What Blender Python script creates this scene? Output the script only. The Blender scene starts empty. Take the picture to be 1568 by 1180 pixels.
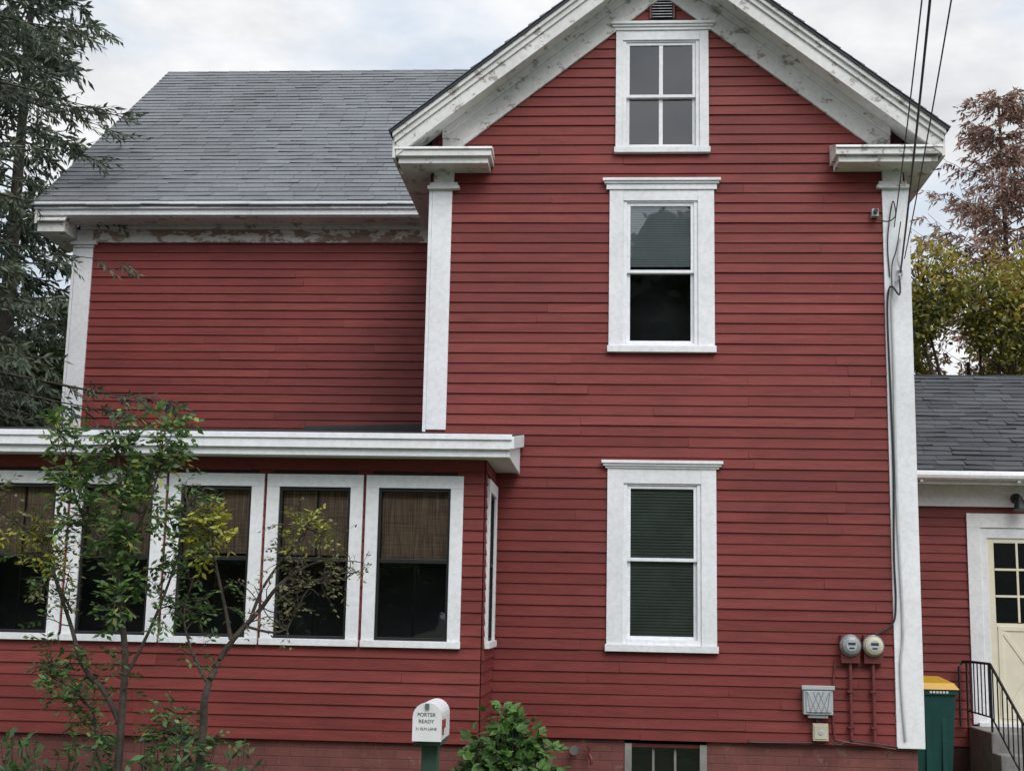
import bpy, math, random
from mathutils import Vector, Matrix
random.seed(7)
R=random.uniform
scene=bpy.context.scene

# ------------------------------------------------------------ node helpers
def newmat(name):
    m=bpy.data.materials.new(name); m.use_nodes=True
    nt=m.node_tree
    return m,nt,nt.nodes['Principled BSDF'],nt.nodes['Material Output']
def coords(nt,scale=(1,1,1),kind='Object'):
    tc=nt.nodes.new('ShaderNodeTexCoord'); mp=nt.nodes.new('ShaderNodeMapping')
    mp.inputs['Scale'].default_value=scale
    nt.links.new(tc.outputs[kind],mp.inputs['Vector']); return mp.outputs['Vector']
def noise(nt,vec,scale,detail=4,rough=.55):
    n=nt.nodes.new('ShaderNodeTexNoise'); n.inputs['Scale'].default_value=scale
    n.inputs['Detail'].default_value=detail; n.inputs['Roughness'].default_value=rough
    nt.links.new(vec,n.inputs['Vector']); return n.outputs['Fac']
def ramp(nt,fac,stops):
    r=nt.nodes.new('ShaderNodeValToRGB'); e=r.color_ramp.elements
    while len(e)<len(stops): e.new(.5)
    for i,(p,c) in enumerate(stops):
        e[i].position=p
        if not isinstance(c,(tuple,list)): c=(c,c,c)
        e[i].color=(c[0],c[1],c[2],1)
    nt.links.new(fac,r.inputs['Fac']); return r.outputs['Color']
def mix(nt,fac,a,b,mode='MIX'):
    m=nt.nodes.new('ShaderNodeMixRGB'); m.blend_type=mode
    for s,v in ((0,fac),(1,a),(2,b)):
        if hasattr(v,'is_linked') or hasattr(v,'links'): nt.links.new(v,m.inputs[s])
        elif isinstance(v,(int,float)): m.inputs[s].default_value=v if s==0 else (v,v,v,1)
        else: m.inputs[s].default_value=(*v,1)
    return m.outputs[0]
def attr(nt,name='v'):
    a=nt.nodes.new('ShaderNodeAttribute'); a.attribute_name=name; return a.outputs['Fac']
def bump(nt,bs,h,strength=.3,dist=.01):
    b=nt.nodes.new('ShaderNodeBump'); b.inputs['Strength'].default_value=strength; b.inputs['Distance'].default_value=dist
    nt.links.new(h,b.inputs['Height']); nt.links.new(b.outputs['Normal'],bs.inputs['Normal'])

def plain(name,col,rough=.6,metal=0,var=.25,sc=6,bstr=0):
    m,nt,bs,o=newmat(name)
    v=coords(nt); n=noise(nt,v,sc,4)
    c=mix(nt,1,col,ramp(nt,n,[(.3,1-var),(.7,1+0*var)]),'MULTIPLY')
    nt.links.new(c,bs.inputs['Base Color']); bs.inputs['Roughness'].default_value=rough; bs.inputs['Metallic'].default_value=metal
    if bstr: bump(nt,bs,noise(nt,v,sc*10,2),bstr,.004)
    return m

def mat_red():
    m,nt,bs,o=newmat('red_siding_paint')
    v=coords(nt); vs=coords(nt,(1,1,12))
    a=attr(nt)
    base=ramp(nt,a,[(0,(.162,.0270,.0240)),(.5,(.187,.0325,.0285)),(1,(.220,.043,.037))])
    big=noise(nt,v,.6,3,.6); c=mix(nt,1,base,ramp(nt,big,[(.3,.78),(.7,1.14)]),'MULTIPLY')
    mid=noise(nt,vs,3,6,.7); c=mix(nt,1,c,ramp(nt,mid,[(.3,.74),(.75,1.22)]),'MULTIPLY')
    sp=noise(nt,coords(nt,(3,3,9)),10,4,.75)
    c=mix(nt,ramp(nt,sp,[(.60,0),(.74,.42)]),c,(.28,.13,.11))
    c=mix(nt,ramp(nt,sp,[(.26,.75),(.36,0)]),c,(.05,.018,.018))
    nt.links.new(c,bs.inputs['Base Color']); bs.inputs['Roughness'].default_value=.62
    bs.inputs['Specular IOR Level'].default_value=.3
    return m
def mat_white(name,peel=.0,base=(.80,.80,.80),under=(.30,.28,.25),stretch=(1,1,1),dirt=.25):
    m,nt,bs,o=newmat(name)
    v=coords(nt); n1=noise(nt,v,1.3,4); 
    c=mix(nt,1,base,ramp(nt,n1,[(.3,1-dirt),(.65,1)]),'MULTIPLY')
    n3=noise(nt,v,22,3,.7); c=mix(nt,1,c,ramp(nt,n3,[(.3,.87),(.6,1)]),'MULTIPLY')
    if peel>0:
        n2=noise(nt,coords(nt,stretch),6,8,.75)
        t=.74-peel*.28
        pm=ramp(nt,n2,[(t,0),(t+.03,1)])
        un=mix(nt,n3,under,tuple(x*.45 for x in under))
        c=mix(nt,pm,c,un)
        h=mix(nt,pm,(1,1,1),(0,0,0)); h=mix(nt,.35,h,n3)
        bump(nt,bs,h,.5,.003)
    nt.links.new(c,bs.inputs['Base Color']); bs.inputs['Roughness'].default_value=.55
    return m
def mat_shingle(name,c0,c1):
    m,nt,bs,o=newmat(name)
    v=coords(nt)
    base=ramp(nt,attr(nt),[(0,c0),(1,c1)])
    c=mix(nt,1,base,ramp(nt,noise(nt,coords(nt,(1.2,.6,.6)),.7,5,.65),[(.3,.82),(.7,1.10)]),'MULTIPLY')
    gr=noise(nt,v,70,2,.8)
    c=mix(nt,1,c,ramp(nt,gr,[(.3,.68),(.7,1.25)]),'MULTIPLY')
    nt.links.new(c,bs.inputs['Base Color']); bs.inputs['Roughness'].default_value=.9
    return m
def mat_leaf(name,stops,trans=.35,rough=.5,nz=False):
    m,nt,bs,o=newmat(name)
    c=ramp(nt,attr(nt),stops)
    nt.links.new(c,bs.inputs['Base Color']); bs.inputs['Roughness'].default_value=rough
    if trans:
        tr=nt.nodes.new('ShaderNodeBsdfTranslucent'); nt.links.new(c,tr.inputs['Color'])
        ms=nt.nodes.new('ShaderNodeMixShader'); ms.inputs[0].default_value=trans
        nt.links.new(bs.outputs[0],ms.inputs[1]); nt.links.new(tr.outputs[0],ms.inputs[2]); nt.links.new(ms.outputs[0],o.inputs['Surface'])
    return m
def mat_glass(name,tint=(.88,.92,.90),ior=1.75):
    m,nt,bs,o=newmat(name); nt.nodes.remove(bs)
    tr=nt.nodes.new('ShaderNodeBsdfTransparent'); tr.inputs[0].default_value=(*tint,1)
    gl=nt.nodes.new('ShaderNodeBsdfGlossy'); gl.inputs['Roughness'].default_value=.015
    gl.inputs['Color'].default_value=(.95,.97,1,1)
    lw=nt.nodes.new('ShaderNodeFresnel'); lw.inputs['IOR'].default_value=ior
    b=nt.nodes.new('ShaderNodeBump'); b.inputs['Strength'].default_value=.05; b.inputs['Distance'].default_value=.02
    nt.links.new(noise(nt,coords(nt),2.5,1),b.inputs['Height']); nt.links.new(b.outputs[0],gl.inputs['Normal'])
    ms=nt.nodes.new('ShaderNodeMixShader'); nt.links.new(lw.outputs[0],ms.inputs[0])
    nt.links.new(tr.outputs[0],ms.inputs[1]); nt.links.new(gl.outputs[0],ms.inputs[2]); nt.links.new(ms.outputs[0],o.inputs['Surface'])
    return m
def mat_brick(name):
    m,nt,bs,o=newmat(name)
    tc=nt.nodes.new('ShaderNodeTexCoord'); sx=nt.nodes.new('ShaderNodeSeparateXYZ'); nt.links.new(tc.outputs['Object'],sx.inputs[0])
    ad=nt.nodes.new('ShaderNodeMath'); ad.operation='ADD'; nt.links.new(sx.outputs[0],ad.inputs[0]); nt.links.new(sx.outputs[1],ad.inputs[1])
    cb=nt.nodes.new('ShaderNodeCombineXYZ'); nt.links.new(ad.outputs[0],cb.inputs[0]); nt.links.new(sx.outputs[2],cb.inputs[1])
    br=nt.nodes.new('ShaderNodeTexBrick'); nt.links.new(cb.outputs[0],br.inputs['Vector'])
    br.inputs['Scale'].default_value=1; br.inputs['Brick Width'].default_value=.215; br.inputs['Row Height'].default_value=.075; br.inputs['Mortar Size'].default_value=.006; br.inputs['Mortar Smooth'].default_value=.5
    br.inputs['Color1'].default_value=(.16,.05,.042,1); br.inputs['Color2'].default_value=(.19,.06,.05,1); br.inputs['Mortar'].default_value=(.14,.05,.043,1)
    v=coords(nt); c=mix(nt,1,br.outputs['Color'],ramp(nt,noise(nt,v,3,5,.7),[(.3,.65),(.7,1.15)]),'MULTIPLY')
    c=mix(nt,ramp(nt,noise(nt,v,8,4,.7),[(.58,0),(.7,.55)]),c,(.25,.17,.14))
    nt.links.new(c,bs.inputs['Base Color']); bs.inputs['Roughness'].default_value=.8
    b=nt.nodes.new('ShaderNodeBump'); b.invert=True; b.inputs['Strength'].default_value=.5; b.inputs['Distance'].default_value=.006
    nt.links.new(br.outputs['Fac'],b.inputs['Height']); nt.links.new(b.outputs[0],bs.inputs['Normal'])
    return m
def mat_bamboo():
    m,nt,bs,o=newmat('bamboo_blind')
    n=noise(nt,coords(nt,(60,60,1.5)),2,3,.7)
    c=ramp(nt,n,[(.33,(.22,.13,.09)),(.5,(.52,.34,.25)),(.68,(.74,.54,.42))])
    n2=noise(nt,coords(nt,(1,1,70)),2,2); c=mix(nt,1,c,ramp(nt,n2,[(.35,.55),(.5,1.0)]),'MULTIPLY')
    nt.links.new(c,bs.inputs['Base Color']); bs.inputs['Roughness'].default_value=.7
    return m

M={}
M['red']=mat_red()
M['white']=mat_white('white_trim_paint',.20,base=(.82,.825,.84),under=(.45,.43,.40),dirt=.15)
M['rake']=mat_white('weathered_white_paint',.62,base=(.78,.77,.745),under=(.44,.40,.36),stretch=(1,1,1.4),dirt=.26)
M['frieze']=mat_white('peeling_frieze_paint',.92,base=(.76,.73,.68),under=(.40,.25,.19),stretch=(.7,1,1.5),dirt=.25)
M['vinyl']=mat_white('white_vinyl',0,base=(.83,.84,.87),dirt=.06)
M['shing']=mat_shingle('asphalt_shingles',(.138,.146,.156),(.188,.198,.210))
M['shingd']=mat_shingle('old_dark_shingles',(.045,.05,.056),(.09,.095,.105))
M['tar']=plain('tar_roofing',(.035,.035,.038),.85)
M['redflat']=plain('red_backing',(.05,.012,.012),.8)
M['glass']=mat_glass('window_glass',ior=1.75)
M['pglass']=mat_glass('porch_glass',ior=1.6)
M['blackf']=plain('black_frame_and_painted_dark',(.012,.012,.013),.45,var=.4)  # frame black, also the painted dark inside basement window, vent and door glass
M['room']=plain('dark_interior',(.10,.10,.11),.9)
M['slat']=plain('blind_slats',(.84,.89,.92),.6,var=.1)
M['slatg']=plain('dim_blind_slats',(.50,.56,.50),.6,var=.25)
M['bamboo']=mat_bamboo()
M['brick']=mat_brick('painted_brick')
M['conc']=plain('concrete',(.28,.27,.25),.9,var=.4,sc=5,bstr=.4)
M['black']=plain('black_iron',(.015,.015,.016),.45,var=.3)
M['cable']=plain('black_cable',(.02,.02,.022),.5,var=.2)
M['wcable']=plain('grey_white_cable',(.55,.55,.55),.5)
M['redpipe']=plain('red_painted_pipe',(.15,.028,.025),.5)
M['grey']=plain('grey_plastic',(.42,.44,.46),.5,var=.15)
M['beige']=plain('beige_plastic',(.55,.50,.38),.5,var=.2)
M['metal']=plain('galvanised_metal',(.40,.41,.42),.35,.8,var=.3,sc=20)
M['meter']=plain('meter_face',(.30,.31,.31),.3,var=.3,sc=40)
M['cream']=plain('cream_door_paint',(.74,.69,.54),.5,var=.1)
M['bin']=plain('green_bin_plastic',(.008,.06,.054),.4,var=.25)
M['lid']=plain('yellow_lid_plastic',(.60,.34,.02),.45,var=.15)
M['greenp']=plain('green_post_paint',(.03,.075,.05),.6,var=.4,sc=15)
M['mail']=plain('mailbox_white_paint',(.74,.74,.74),.4,var=.12)
M['ink']=plain('dark_lettering',(.03,.03,.035),.6)
M['flag']=plain('red_flag',(.35,.04,.03),.5)
M['bark']=plain('sapling_bark',(.075,.058,.046),.9,var=.5,sc=25)
M['bark2']=plain('conifer_bark',(.06,.048,.038),.95,var=.5,sc=12)
M['asph']=plain('asphalt',(.05,.05,.052),.9,var=.3,sc=3)
M['shedge']=plain('shingle_edge',(.05,.05,.053),.9)
def mat_grass():
    m,nt,bs,o=newmat('grass')
    v=coords(nt); c=ramp(nt,noise(nt,v,1.5,6,.7),[(.3,(.035,.055,.018)),(.5,(.06,.09,.03)),(.7,(.13,.12,.06))])
    nt.links.new(c,bs.inputs['Base Color']); bs.inputs['Roughness'].default_value=.9
    return m
M['grass']=mat_grass()
M['lf_sap']=mat_leaf('sapling_leaves',[(0,(.04,.085,.03)),(.55,(.085,.165,.05)),(.85,(.17,.27,.075)),(1,(.36,.38,.08))])
M['lf_yel']=mat_leaf('yellowing_leaves',[(0,(.15,.16,.035)),(.5,(.36,.38,.06)),(1,(.55,.52,.07))])
M['lf_dull']=mat_leaf('dull_leaves',[(0,(.10,.085,.04)),(.5,(.16,.165,.065)),(1,(.25,.23,.10))])
M['lf_bush']=mat_leaf('bush_leaves',[(0,(.02,.05,.013)),(.5,(.055,.125,.028)),(1,(.12,.23,.05))],.25)
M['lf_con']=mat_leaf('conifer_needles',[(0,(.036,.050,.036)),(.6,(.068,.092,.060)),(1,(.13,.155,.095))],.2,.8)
M['lf_back']=mat_leaf('background_leaves',[(0,(.025,.040,.018)),(.6,(.06,.09,.034)),(1,(.11,.145,.05))],.2)
M['lf_aut']=mat_leaf('autumn_leaves',[(0,(.06,.08,.02)),(.4,(.14,.15,.03)),(.75,(.34,.29,.04)),(1,(.36,.22,.05))],.3)
M['lf_rust']=mat_leaf('rusty_needles',[(0,(.12,.065,.05)),(.6,(.25,.14,.105)),(1,(.34,.21,.15))],.2)

# ------------------------------------------------------------ mesh builder
class MB:
    def __init__(s): s.v=[];s.f=[];s.m=[];s.a=[];s.slots=[]
    def mi(s,k):
        if k not in s.slots: s.slots.append(k)
        return s.slots.index(k)
    def face(s,pts,k,a=.5):
        b=len(s.v); s.v.extend([tuple(p) for p in pts]); s.f.append(tuple(range(b,b+len(pts)))); s.m.append(s.mi(k)); s.a.append(a)
    def hexa(s,P,k,a=.5):
        b=len(s.v); s.v.extend([tuple(p) for p in P]); i=s.mi(k)
        for q in ((0,3,2,1),(4,5,6,7),(0,1,5,4),(1,2,6,5),(2,3,7,6),(3,0,4,7)):
            s.f.append(tuple(b+j for j in q)); s.m.append(i); s.a.append(a)
    def box(s,x0,x1,y0,y1,z0,z1,k,a=.5):
        s.hexa([(x0,y0,z0),(x1,y0,z0),(x1,y1,z0),(x0,y1,z0),(x0,y0,z1),(x1,y0,z1),(x1,y1,z1),(x0,y1,z1)],k,a)
    def tube(s,pts,rad,k,n=8,a=.5,cap=True):
        pts=[Vector(p) for p in pts]; b=len(s.v); i=s.mi(k)
        if not isinstance(rad,(list,tuple)): rad=[rad]*len(pts)
        for j,p in enumerate(pts):
            d=(pts[min(j+1,len(pts)-1)]-pts[max(j-1,0)])
            if d.length<1e-9: d=Vector((0,0,1))
            d.normalize()
            up=Vector((0,0,1)) if abs(d.z)<.9 else Vector((1,0,0))
            u=d.cross(up).normalized(); w=d.cross(u)
            for t in range(n):
                an=2*math.pi*t/n; s.v.append(tuple(p+(u*math.cos(an)+w*math.sin(an))*rad[j]))
        for j in range(len(pts)-1):
            for t in range(n):
                t2=(t+1)%n; s.f.append((b+j*n+t,b+j*n+t2,b+(j+1)*n+t2,b+(j+1)*n+t)); s.m.append(i); s.a.append(a)
        if cap:
            s.f.append(tuple(b+t for t in range(n))); s.m.append(i); s.a.append(a)
            s.f.append(tuple(b+(len(pts)-1)*n+t for t in range(n))); s.m.append(i); s.a.append(a)
    def leaf(s,p,d,nrm,L,W,k,a):
        side=d.cross(nrm); 
        if side.length<1e-6: side=Vector((1,0,0))
        side.normalize()
        s.face([p,p+d*L*.45+side*W*.5,p+d*L,p+d*L*.45-side*W*.5],k,a)
    def blob(s,c,r,k,a):   # rough closed lump (dense inner foliage)
        nu,nv=9,6; b=len(s.v); i=s.mi(k)
        for v in range(nv+1):
            ph=math.pi*v/nv
            for u in range(nu):
                t=2*math.pi*u/nu; rr=r*R(.75,1.15)
                s.v.append((c[0]+rr*math.sin(ph)*math.cos(t),c[1]+rr*math.sin(ph)*math.sin(t),c[2]+rr*math.cos(ph)))
        for v in range(nv):
            for u in range(nu):
                u2=(u+1)%nu; s.f.append((b+v*nu+u,b+v*nu+u2,b+(v+1)*nu+u2,b+(v+1)*nu+u)); s.m.append(i); s.a.append(a)
    def obj(s,name,parent=None,bevel=0,smooth=False):
        me=bpy.data.meshes.new(name); me.from_pydata(s.v,[],s.f)
        for k in s.slots: me.materials.append(M[k])
        me.polygons.foreach_set('material_index',s.m)
        at=me.attributes.new('v','FLOAT','FACE'); at.data.foreach_set('value',s.a)
        if smooth: me.polygons.foreach_set('use_smooth',[True]*len(s.f))
        me.update()
        ob=bpy.data.objects.new(name,me); scene.collection.objects.link(ob)
        if parent: ob.parent=parent
        if bevel:
            md=ob.modifiers.new('b','BEVEL'); md.width=bevel; md.segments=2; md.limit_method='ANGLE'; md.angle_limit=math.radians(40)
        return ob
def empty(name):
    e=bpy.data.objects.new(name,None); scene.collection.objects.link(e); return e

class Fr:  # wall frame: s along, n outward, z up
    def __init__(s,O,U,Nn): s.O=Vector(O);s.U=Vector(U);s.N=Vector(Nn)
    def p(s,a,n,z): return s.O+s.U*a+s.N*n+Vector((0,0,z))
    def box(s,mb,a0,a1,n0,n1,z0,z1,k,a=.5):
        mb.hexa([s.p(a0,n1,z0),s.p(a1,n1,z0),s.p(a1,n0,z0),s.p(a0,n0,z0),s.p(a0,n1,z1),s.p(a1,n1,z1),s.p(a1,n0,z1),s.p(a0,n0,z1)],k,a)
    def pane(s,mb,a0,a1,n,z0,z1,k):
        mb.face([s.p(a0,n,z0),s.p(a1,n,z0),s.p(a1,n,z1),s.p(a0,n,z1)],k)
def clap(mb,F,z0,z1,rng,openings=(),exp=.095,k='red'):
    z=z0
    while z<z1-.005:
        h=min(exp,z1-z)
        a0,a1=rng(z)
        if a1-a0>.03:
            segs=[(a0,a1)]
            for (o0,o1,p0,p1) in openings:
                if z+h>p0 and z<p1:
                    ns=[]
                    for (s0,s1) in segs:
                        if s0<o0: ns.append((s0,min(s1,o0)))
                        if s1>o1: ns.append((max(s0,o1),s1))
                    segs=ns
            for (s0,s1) in segs:
                x=s0; 
                while x<s1-.001:
                    L=R(1.0,4.0); e=min(x+L,s1)
                    if s1-e<.25: e=s1
                    g=.0016
                    j=[R(-.0026,.0026) for _ in range(4)]; pr=[R(.012,.020),R(.012,.020)]
                    a=min(1,max(0,random.gauss(.5,.28)))
                    A=F.p(x+(g if x>s0 else 0),pr[0],z+j[0]); B=F.p(e-(g if e<s1 else 0),pr[1],z+j[1])
                    C=F.p(e,.002,z+h+.008); Dd=F.p(x,.002,z+h+.008)
                    A2=F.p(x,.0,z+j[0]); B2=F.p(e,.0,z+j[1])
                    mb.face([A,B,C,Dd],k,a); mb.face([A2,B2,B,A],k,a*.3)
                    mb.face([A2,A,Dd],k,a); mb.face([B2,C,B],k,a)
                    x=e
        z+=exp
def shingles(mb,O,U,S,length,run,k,exp=.135,tab=.305,thick=.009,curl=.008,dv=.2):
    O=Vector(O);U=Vector(U);S=Vector(S).normalized();Nn=U.cross(S).normalized()
    if Nn.z<0: Nn=-Nn
    r=0
    while r<run-.01:
        h=min(exp,run-r); x=-R(0,tab)
        while x<length:
            w=tab*R(.96,1.04); a0=max(0,x); a1=min(length,x+w-.004)
            if a1-a0>.01:
                c0=thick+R(0,1)**3*curl; c1=thick+R(0,1)**3*curl; d=R(-.005,.005)
                a=min(1,max(0,random.gauss(.5,dv)))
                A=O+U*a0+S*(r+d)+Nn*c0; B=O+U*a1+S*(r+d+R(-.003,.003))+Nn*c1
                C=O+U*a1+S*(r+h+.02)+Nn*.001; D2=O+U*a0+S*(r+h+.02)+Nn*.001
                mb.face([A,B,C,D2],k,a)
                A2=O+U*a0+S*(r+d)-Nn*.002; B2=O+U*a1+S*(r+d)-Nn*.002
                mb.face([A2,B2,B,A],'shedge',0); mb.face([A2,A,D2],k,a); mb.face([B2,C,B],k,a)
            x+=w
        r+=exp

# ------------------------------------------------------------ HOUSE
house=empty('red_clapboard_house')
FM=Fr((0,0,0),(1,0,0),(0,-1,0))
FW=Fr((0,2.4,0),(1,0,0),(0,-1,0))
FP=Fr((0,-1.05,0),(1,0,0),(0,-1,0))
FPS=Fr((-.99,0,0),(0,1,0),(1,0,0))
FA=Fr((0,2.6,0),(1,0,0),(0,-1,0))
SL=.787; XC=.52; EL=-1.98; ER=3.02; ZE=6.0; APZ=ZE+(XC-EL)*SL
siding=MB()
def rng_main(z):
    if z<5.9: return (-1.65,2.70)
    d=(z-5.98)/SL
    return (-1.6+max(0,d)*.9,2.62-max(0,d)*.9) if z<7.6 else (0.3,.74)
clap(siding,FM,.565,7.75,rng_main,[(.12,.90,5.95,7.07),(.09,.92,4.04,5.5),(.10,.92,1.37,2.89),(.39,.64,7.2,7.45)])
clap(siding,FW,3.3,5.76,lambda z:(-5.95,-1.66))
PW=[(-1.975-.835*i) for i in range(6)]
clap(siding,FP,.585,2.87,lambda z:(-7.0,-.995),[(x+.05,x+.76,1.40,2.68) for x in PW])
clap(siding,FPS,.585,2.87,lambda z:(-1.04,0.0),[(-.80,-.18,1.40,2.68)])
clap(siding,FA,.35,2.86,lambda z:(2.72,9.0),[(3.95,5.05,.3,2.65)])
clap(siding,Fr((2.72,0,0),(0,1,0),(1,0,0)),.565,5.9,lambda z:(0.02,9.8),exp=.11)
clap(siding,Fr((-6.05,0,0),(0,1,0),(-1,0,0)),.565,9.1,lambda z:(2.45,9.75) if z<6 else (2.5+(z-6)/.79,9.7-(z-6)/.79),exp=.11)
clap(siding,Fr((0,9.8,0),(1,0,0),(0,1,0)),.565,5.9,lambda z:(-6.0,2.7),exp=.11)
clap(siding,Fr((-1.66,0,0),(0,1,0),(-1,0,0)),3.2,5.8,lambda z:(0.02,2.4))
clap(siding,Fr((2.72,0,0),(0,1,0),(1,0,0)),5.9,9.1,lambda z:(2.5+(z-6)/.79,9.7-(z-6)/.79),exp=.11)
siding.obj('clapboard_siding',house)

core=MB()
def core_wall(F,s0,s1,z0,z1,ops,t=.12):
    xs=sorted(set([s0,s1]+[o[0] for o in ops]+[o[1] for o in ops]))
    for a,b in zip(xs[:-1],xs[1:]):
        cuts=sorted([(o[2],o[3]) for o in ops if o[0]<=a+1e-6 and o[1]>=b-1e-6])
        z=z0
        for c0,c1 in cuts:
            if c0>z: F.box(core,a,b,-t,0,z,c0,'redflat')
            z=c1
        if z<z1: F.box(core,a,b,-t,0,z,z1,'redflat')
core_wall(FM,-1.66,2.72,.56,5.95,[(.14,.84,4.06,5.42),(.15,.86,1.40,2.82)])
def gz(x): return ZE+min(x-EL,ER-x)*SL-.12
def gpoly(pts,F=FM,t=.12):
    fr=[F.p(a,0,z) for a,z in pts]; core.face(fr,'redflat')
gpoly([(-1.66,5.95),(.16,5.95),(.16,gz(.16)),(-1.66,gz(-1.66))])
gpoly([(.85,5.95),(2.72,5.95),(2.72,gz(2.72)),(.85,gz(.85))])
gpoly([(.16,7.02),(.85,7.02),(.85,gz(.85)),(XC,gz(XC)),(.16,gz(.16))])
core_wall(FW,-6.05,-1.66,.56,5.95,[])
core_wall(FP,-7.0,-.99,.58,2.9,[(x+.10,x+.71,1.39,2.64) for x in PW])
core_wall(FPS,-1.05,0.0,.58,2.9,[(-.78,-.2,1.39,2.64)])
core_wall(FA,2.72,9.0,.0,3.1,[])
core.box(2.55,2.70,.12,9.7,.56,5.9,'redflat'); core.box(-6.03,-5.9,2.5,9.7,.56,5.9,'redflat'); core.box(-5.9,2.6,9.6,9.78,.56,5.9,'redflat')
core.face([(2.7,2.2,5.9),(2.7,9.9,5.9),(2.7,6.1,9.1)],'redflat'); core.face([(-6.03,2.2,5.9),(-6.03,9.9,5.9),(-6.03,6.1,9.1)],'redflat')
core.box(-1.64,-1.55,.13,2.4,.56,5.9,'redflat')
core.box(-7,-6.9,-1.04,2.3,.58,2.9,'redflat')
core.box(8.9,9.0,2.7,8,0,3.1,'redflat')
core.obj('wall_core',house)

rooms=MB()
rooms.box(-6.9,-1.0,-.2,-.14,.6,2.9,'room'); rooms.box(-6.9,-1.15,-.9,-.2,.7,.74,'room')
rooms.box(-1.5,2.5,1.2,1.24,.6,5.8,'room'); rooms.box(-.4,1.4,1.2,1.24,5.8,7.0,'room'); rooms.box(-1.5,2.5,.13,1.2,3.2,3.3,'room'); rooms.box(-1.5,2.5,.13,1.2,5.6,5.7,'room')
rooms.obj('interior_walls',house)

fd=MB()
FM.box(fd,-.99,.19,-.3,-.03,-.2,.56,'brick'); FM.box(fd,.90,2.70,-.3,-.03,-.2,.56,'brick'); FM.box(fd,.19,.90,-.3,-.03,-.2,.10,'brick')
FP.box(fd,-7,-1.01,-.3,-.03,-.2,.58,'brick'); fd.box(-1.3,-1.02,-.75,0,-.2,.58,'brick')
fd.box(2.4,2.69,.3,9.7,-.2,.56,'brick'); fd.box(-6.0,-5.7,2.6,9.7,-.2,.56,'brick'); fd.box(-5.7,2.4,9.5,9.7,-.2,.56,'brick')
fd.obj('brick_foundation',house)
bw=MB()
FM.box(bw,.19,.25,-.12,-.02,.10,.53,'conc'); FM.box(bw,.84,.90,-.12,-.02,.10,.53,'conc'); FM.box(bw,.25,.84,-.12,-.04,.50,.53,'redpipe')
for x in (.43,.62): FM.box(bw,x,x+.02,-.11,-.08,.1,.50,'conc')
FM.box(bw,.25,.84,-.20,-.19,.1,.50,'blackf'); FM.pane(bw,.25,.84,-.10,.1,.50,'pglass')  # black sheet paints the unlit basement behind the pane
bw.obj('basement_window',house)

# ---- trim
tr=MB()
def corner(F,a0,a1,z0,z1,m='white',n=.032): F.box(tr,a0,a1,-.02,n,z0,z1,m)
corner(FM,-1.64,-1.455,3.26,5.53)
corner(FM,2.515,2.725,.55,5.53)
tr.box(2.722,2.755,-.03,.16,.55,5.53,'white')
tr.box(-1.672,-1.641,-.030,.14,3.24,5.53,'white')
for (a0,a1) in ((-1.63,-1.44),(2.52,2.70)):
    FM.box(tr,a0-.055,a1+.055,0,.075,5.53,5.565,'rake'); FM.box(tr,a0-.035,a1+.035,0,.055,5.565,5.60,'rake')
    FM.box(tr,a0,a1,0,.05,5.60,5.72,'rake')
for (a0,a1,o) in ((-1.93,-1.10,-1),(2.08,2.96,1)):
    FM.box(tr,a0,a1,0,.30,5.70,5.76,'rake')
    FM.box(tr,a0-.02 if o<0 else a0-.03,a1+.03 if o<0 else a1+.02,0,.34,5.76,5.82,'rake')
    P=[FM.p(a0-.03,.36,5.82),FM.p(a1+.04,.36,5.82),FM.p(a1+.04,0,5.82),FM.p(a0-.03,0,5.82),FM.p(a0-.03,.35,5.845),FM.p(a1+.04,.35,5.845),FM.p(a1+.02,0,5.96),FM.p(a0-.03,0,5.96)]
    tr.hexa(P,'rake')
tr.box(-1.955,-1.662,0,2.38,5.70,5.80,'rake'); tr.box(-1.985,-1.955,-.34,2.0,5.74,5.93,'rake')
tr.box(2.722,2.99,0,9.9,5.70,5.80,'rake'); tr.box(2.99,3.02,-.34,2.0,5.74,5.93,'rake')
def rake(x0,off0,off1,y0,y1,k,side,xc=XC):
    if side<0: e=EL+x0; ez=ZE+x0*SL
    else: e=ER-x0; ez=ZE+x0*SL
    az=APZ
    P=[(e,y0,ez+off1),(xc,y0,az+off1),(xc,y1,az+off1),(e,y1,ez+off1),(e,y0,ez+off0),(xc,y0,az+off0),(xc,y1,az+off0),(e,y1,ez+off0)]
    tr.hexa(P,k)
for sd in (-1,1):
    rake(0,-.015,-.075,-.395,-.33,'rake',sd)
    rake(.015,-.075,-.135,-.37,-.32,'rake',sd)
    rake(.03,-.135,-.27,-.35,-.315,'rake',sd)
    rake(.06,-.20,-.222,-.315,0.0,'rake',sd)
    rake(.42,-.222,-.30,-.07,0.0,'rake',sd)
    rake(.42,-.30,-.52,-.04,0.0,'rake',sd)
tr.box(-6.38,-1.99,1.985,2.02,5.90,6.03,'white'); tr.box(-6.39,-1.99,1.955,1.985,5.965,6.045,'white')
tr.box(-6.30,-1.70,2.02,2.36,5.885,5.91,'rake')
FW.box(tr,-5.85,-1.67,0,.035,5.69,5.84,'frieze'); FW.box(tr,-6.0,-1.67,0,.06,5.84,5.884,'rake')
corner(FW,-6.045,-5.845,3.3,5.63); FW.box(tr,-6.10,-5.80,0,.07,5.66,5.70,'rake');FW.box(tr,-6.06,-5.83,0,.05,5.63,5.66,'rake'); FW.box(tr,-6.045,-5.852,0,.04,5.70,5.838,'rake')
tr.box(-6.08,-6.05,2.37,2.6,3.3,5.7,'white')
tr.box(-6.36,-6.05,2.02,2.9,5.72,5.884,'rake')
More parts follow.
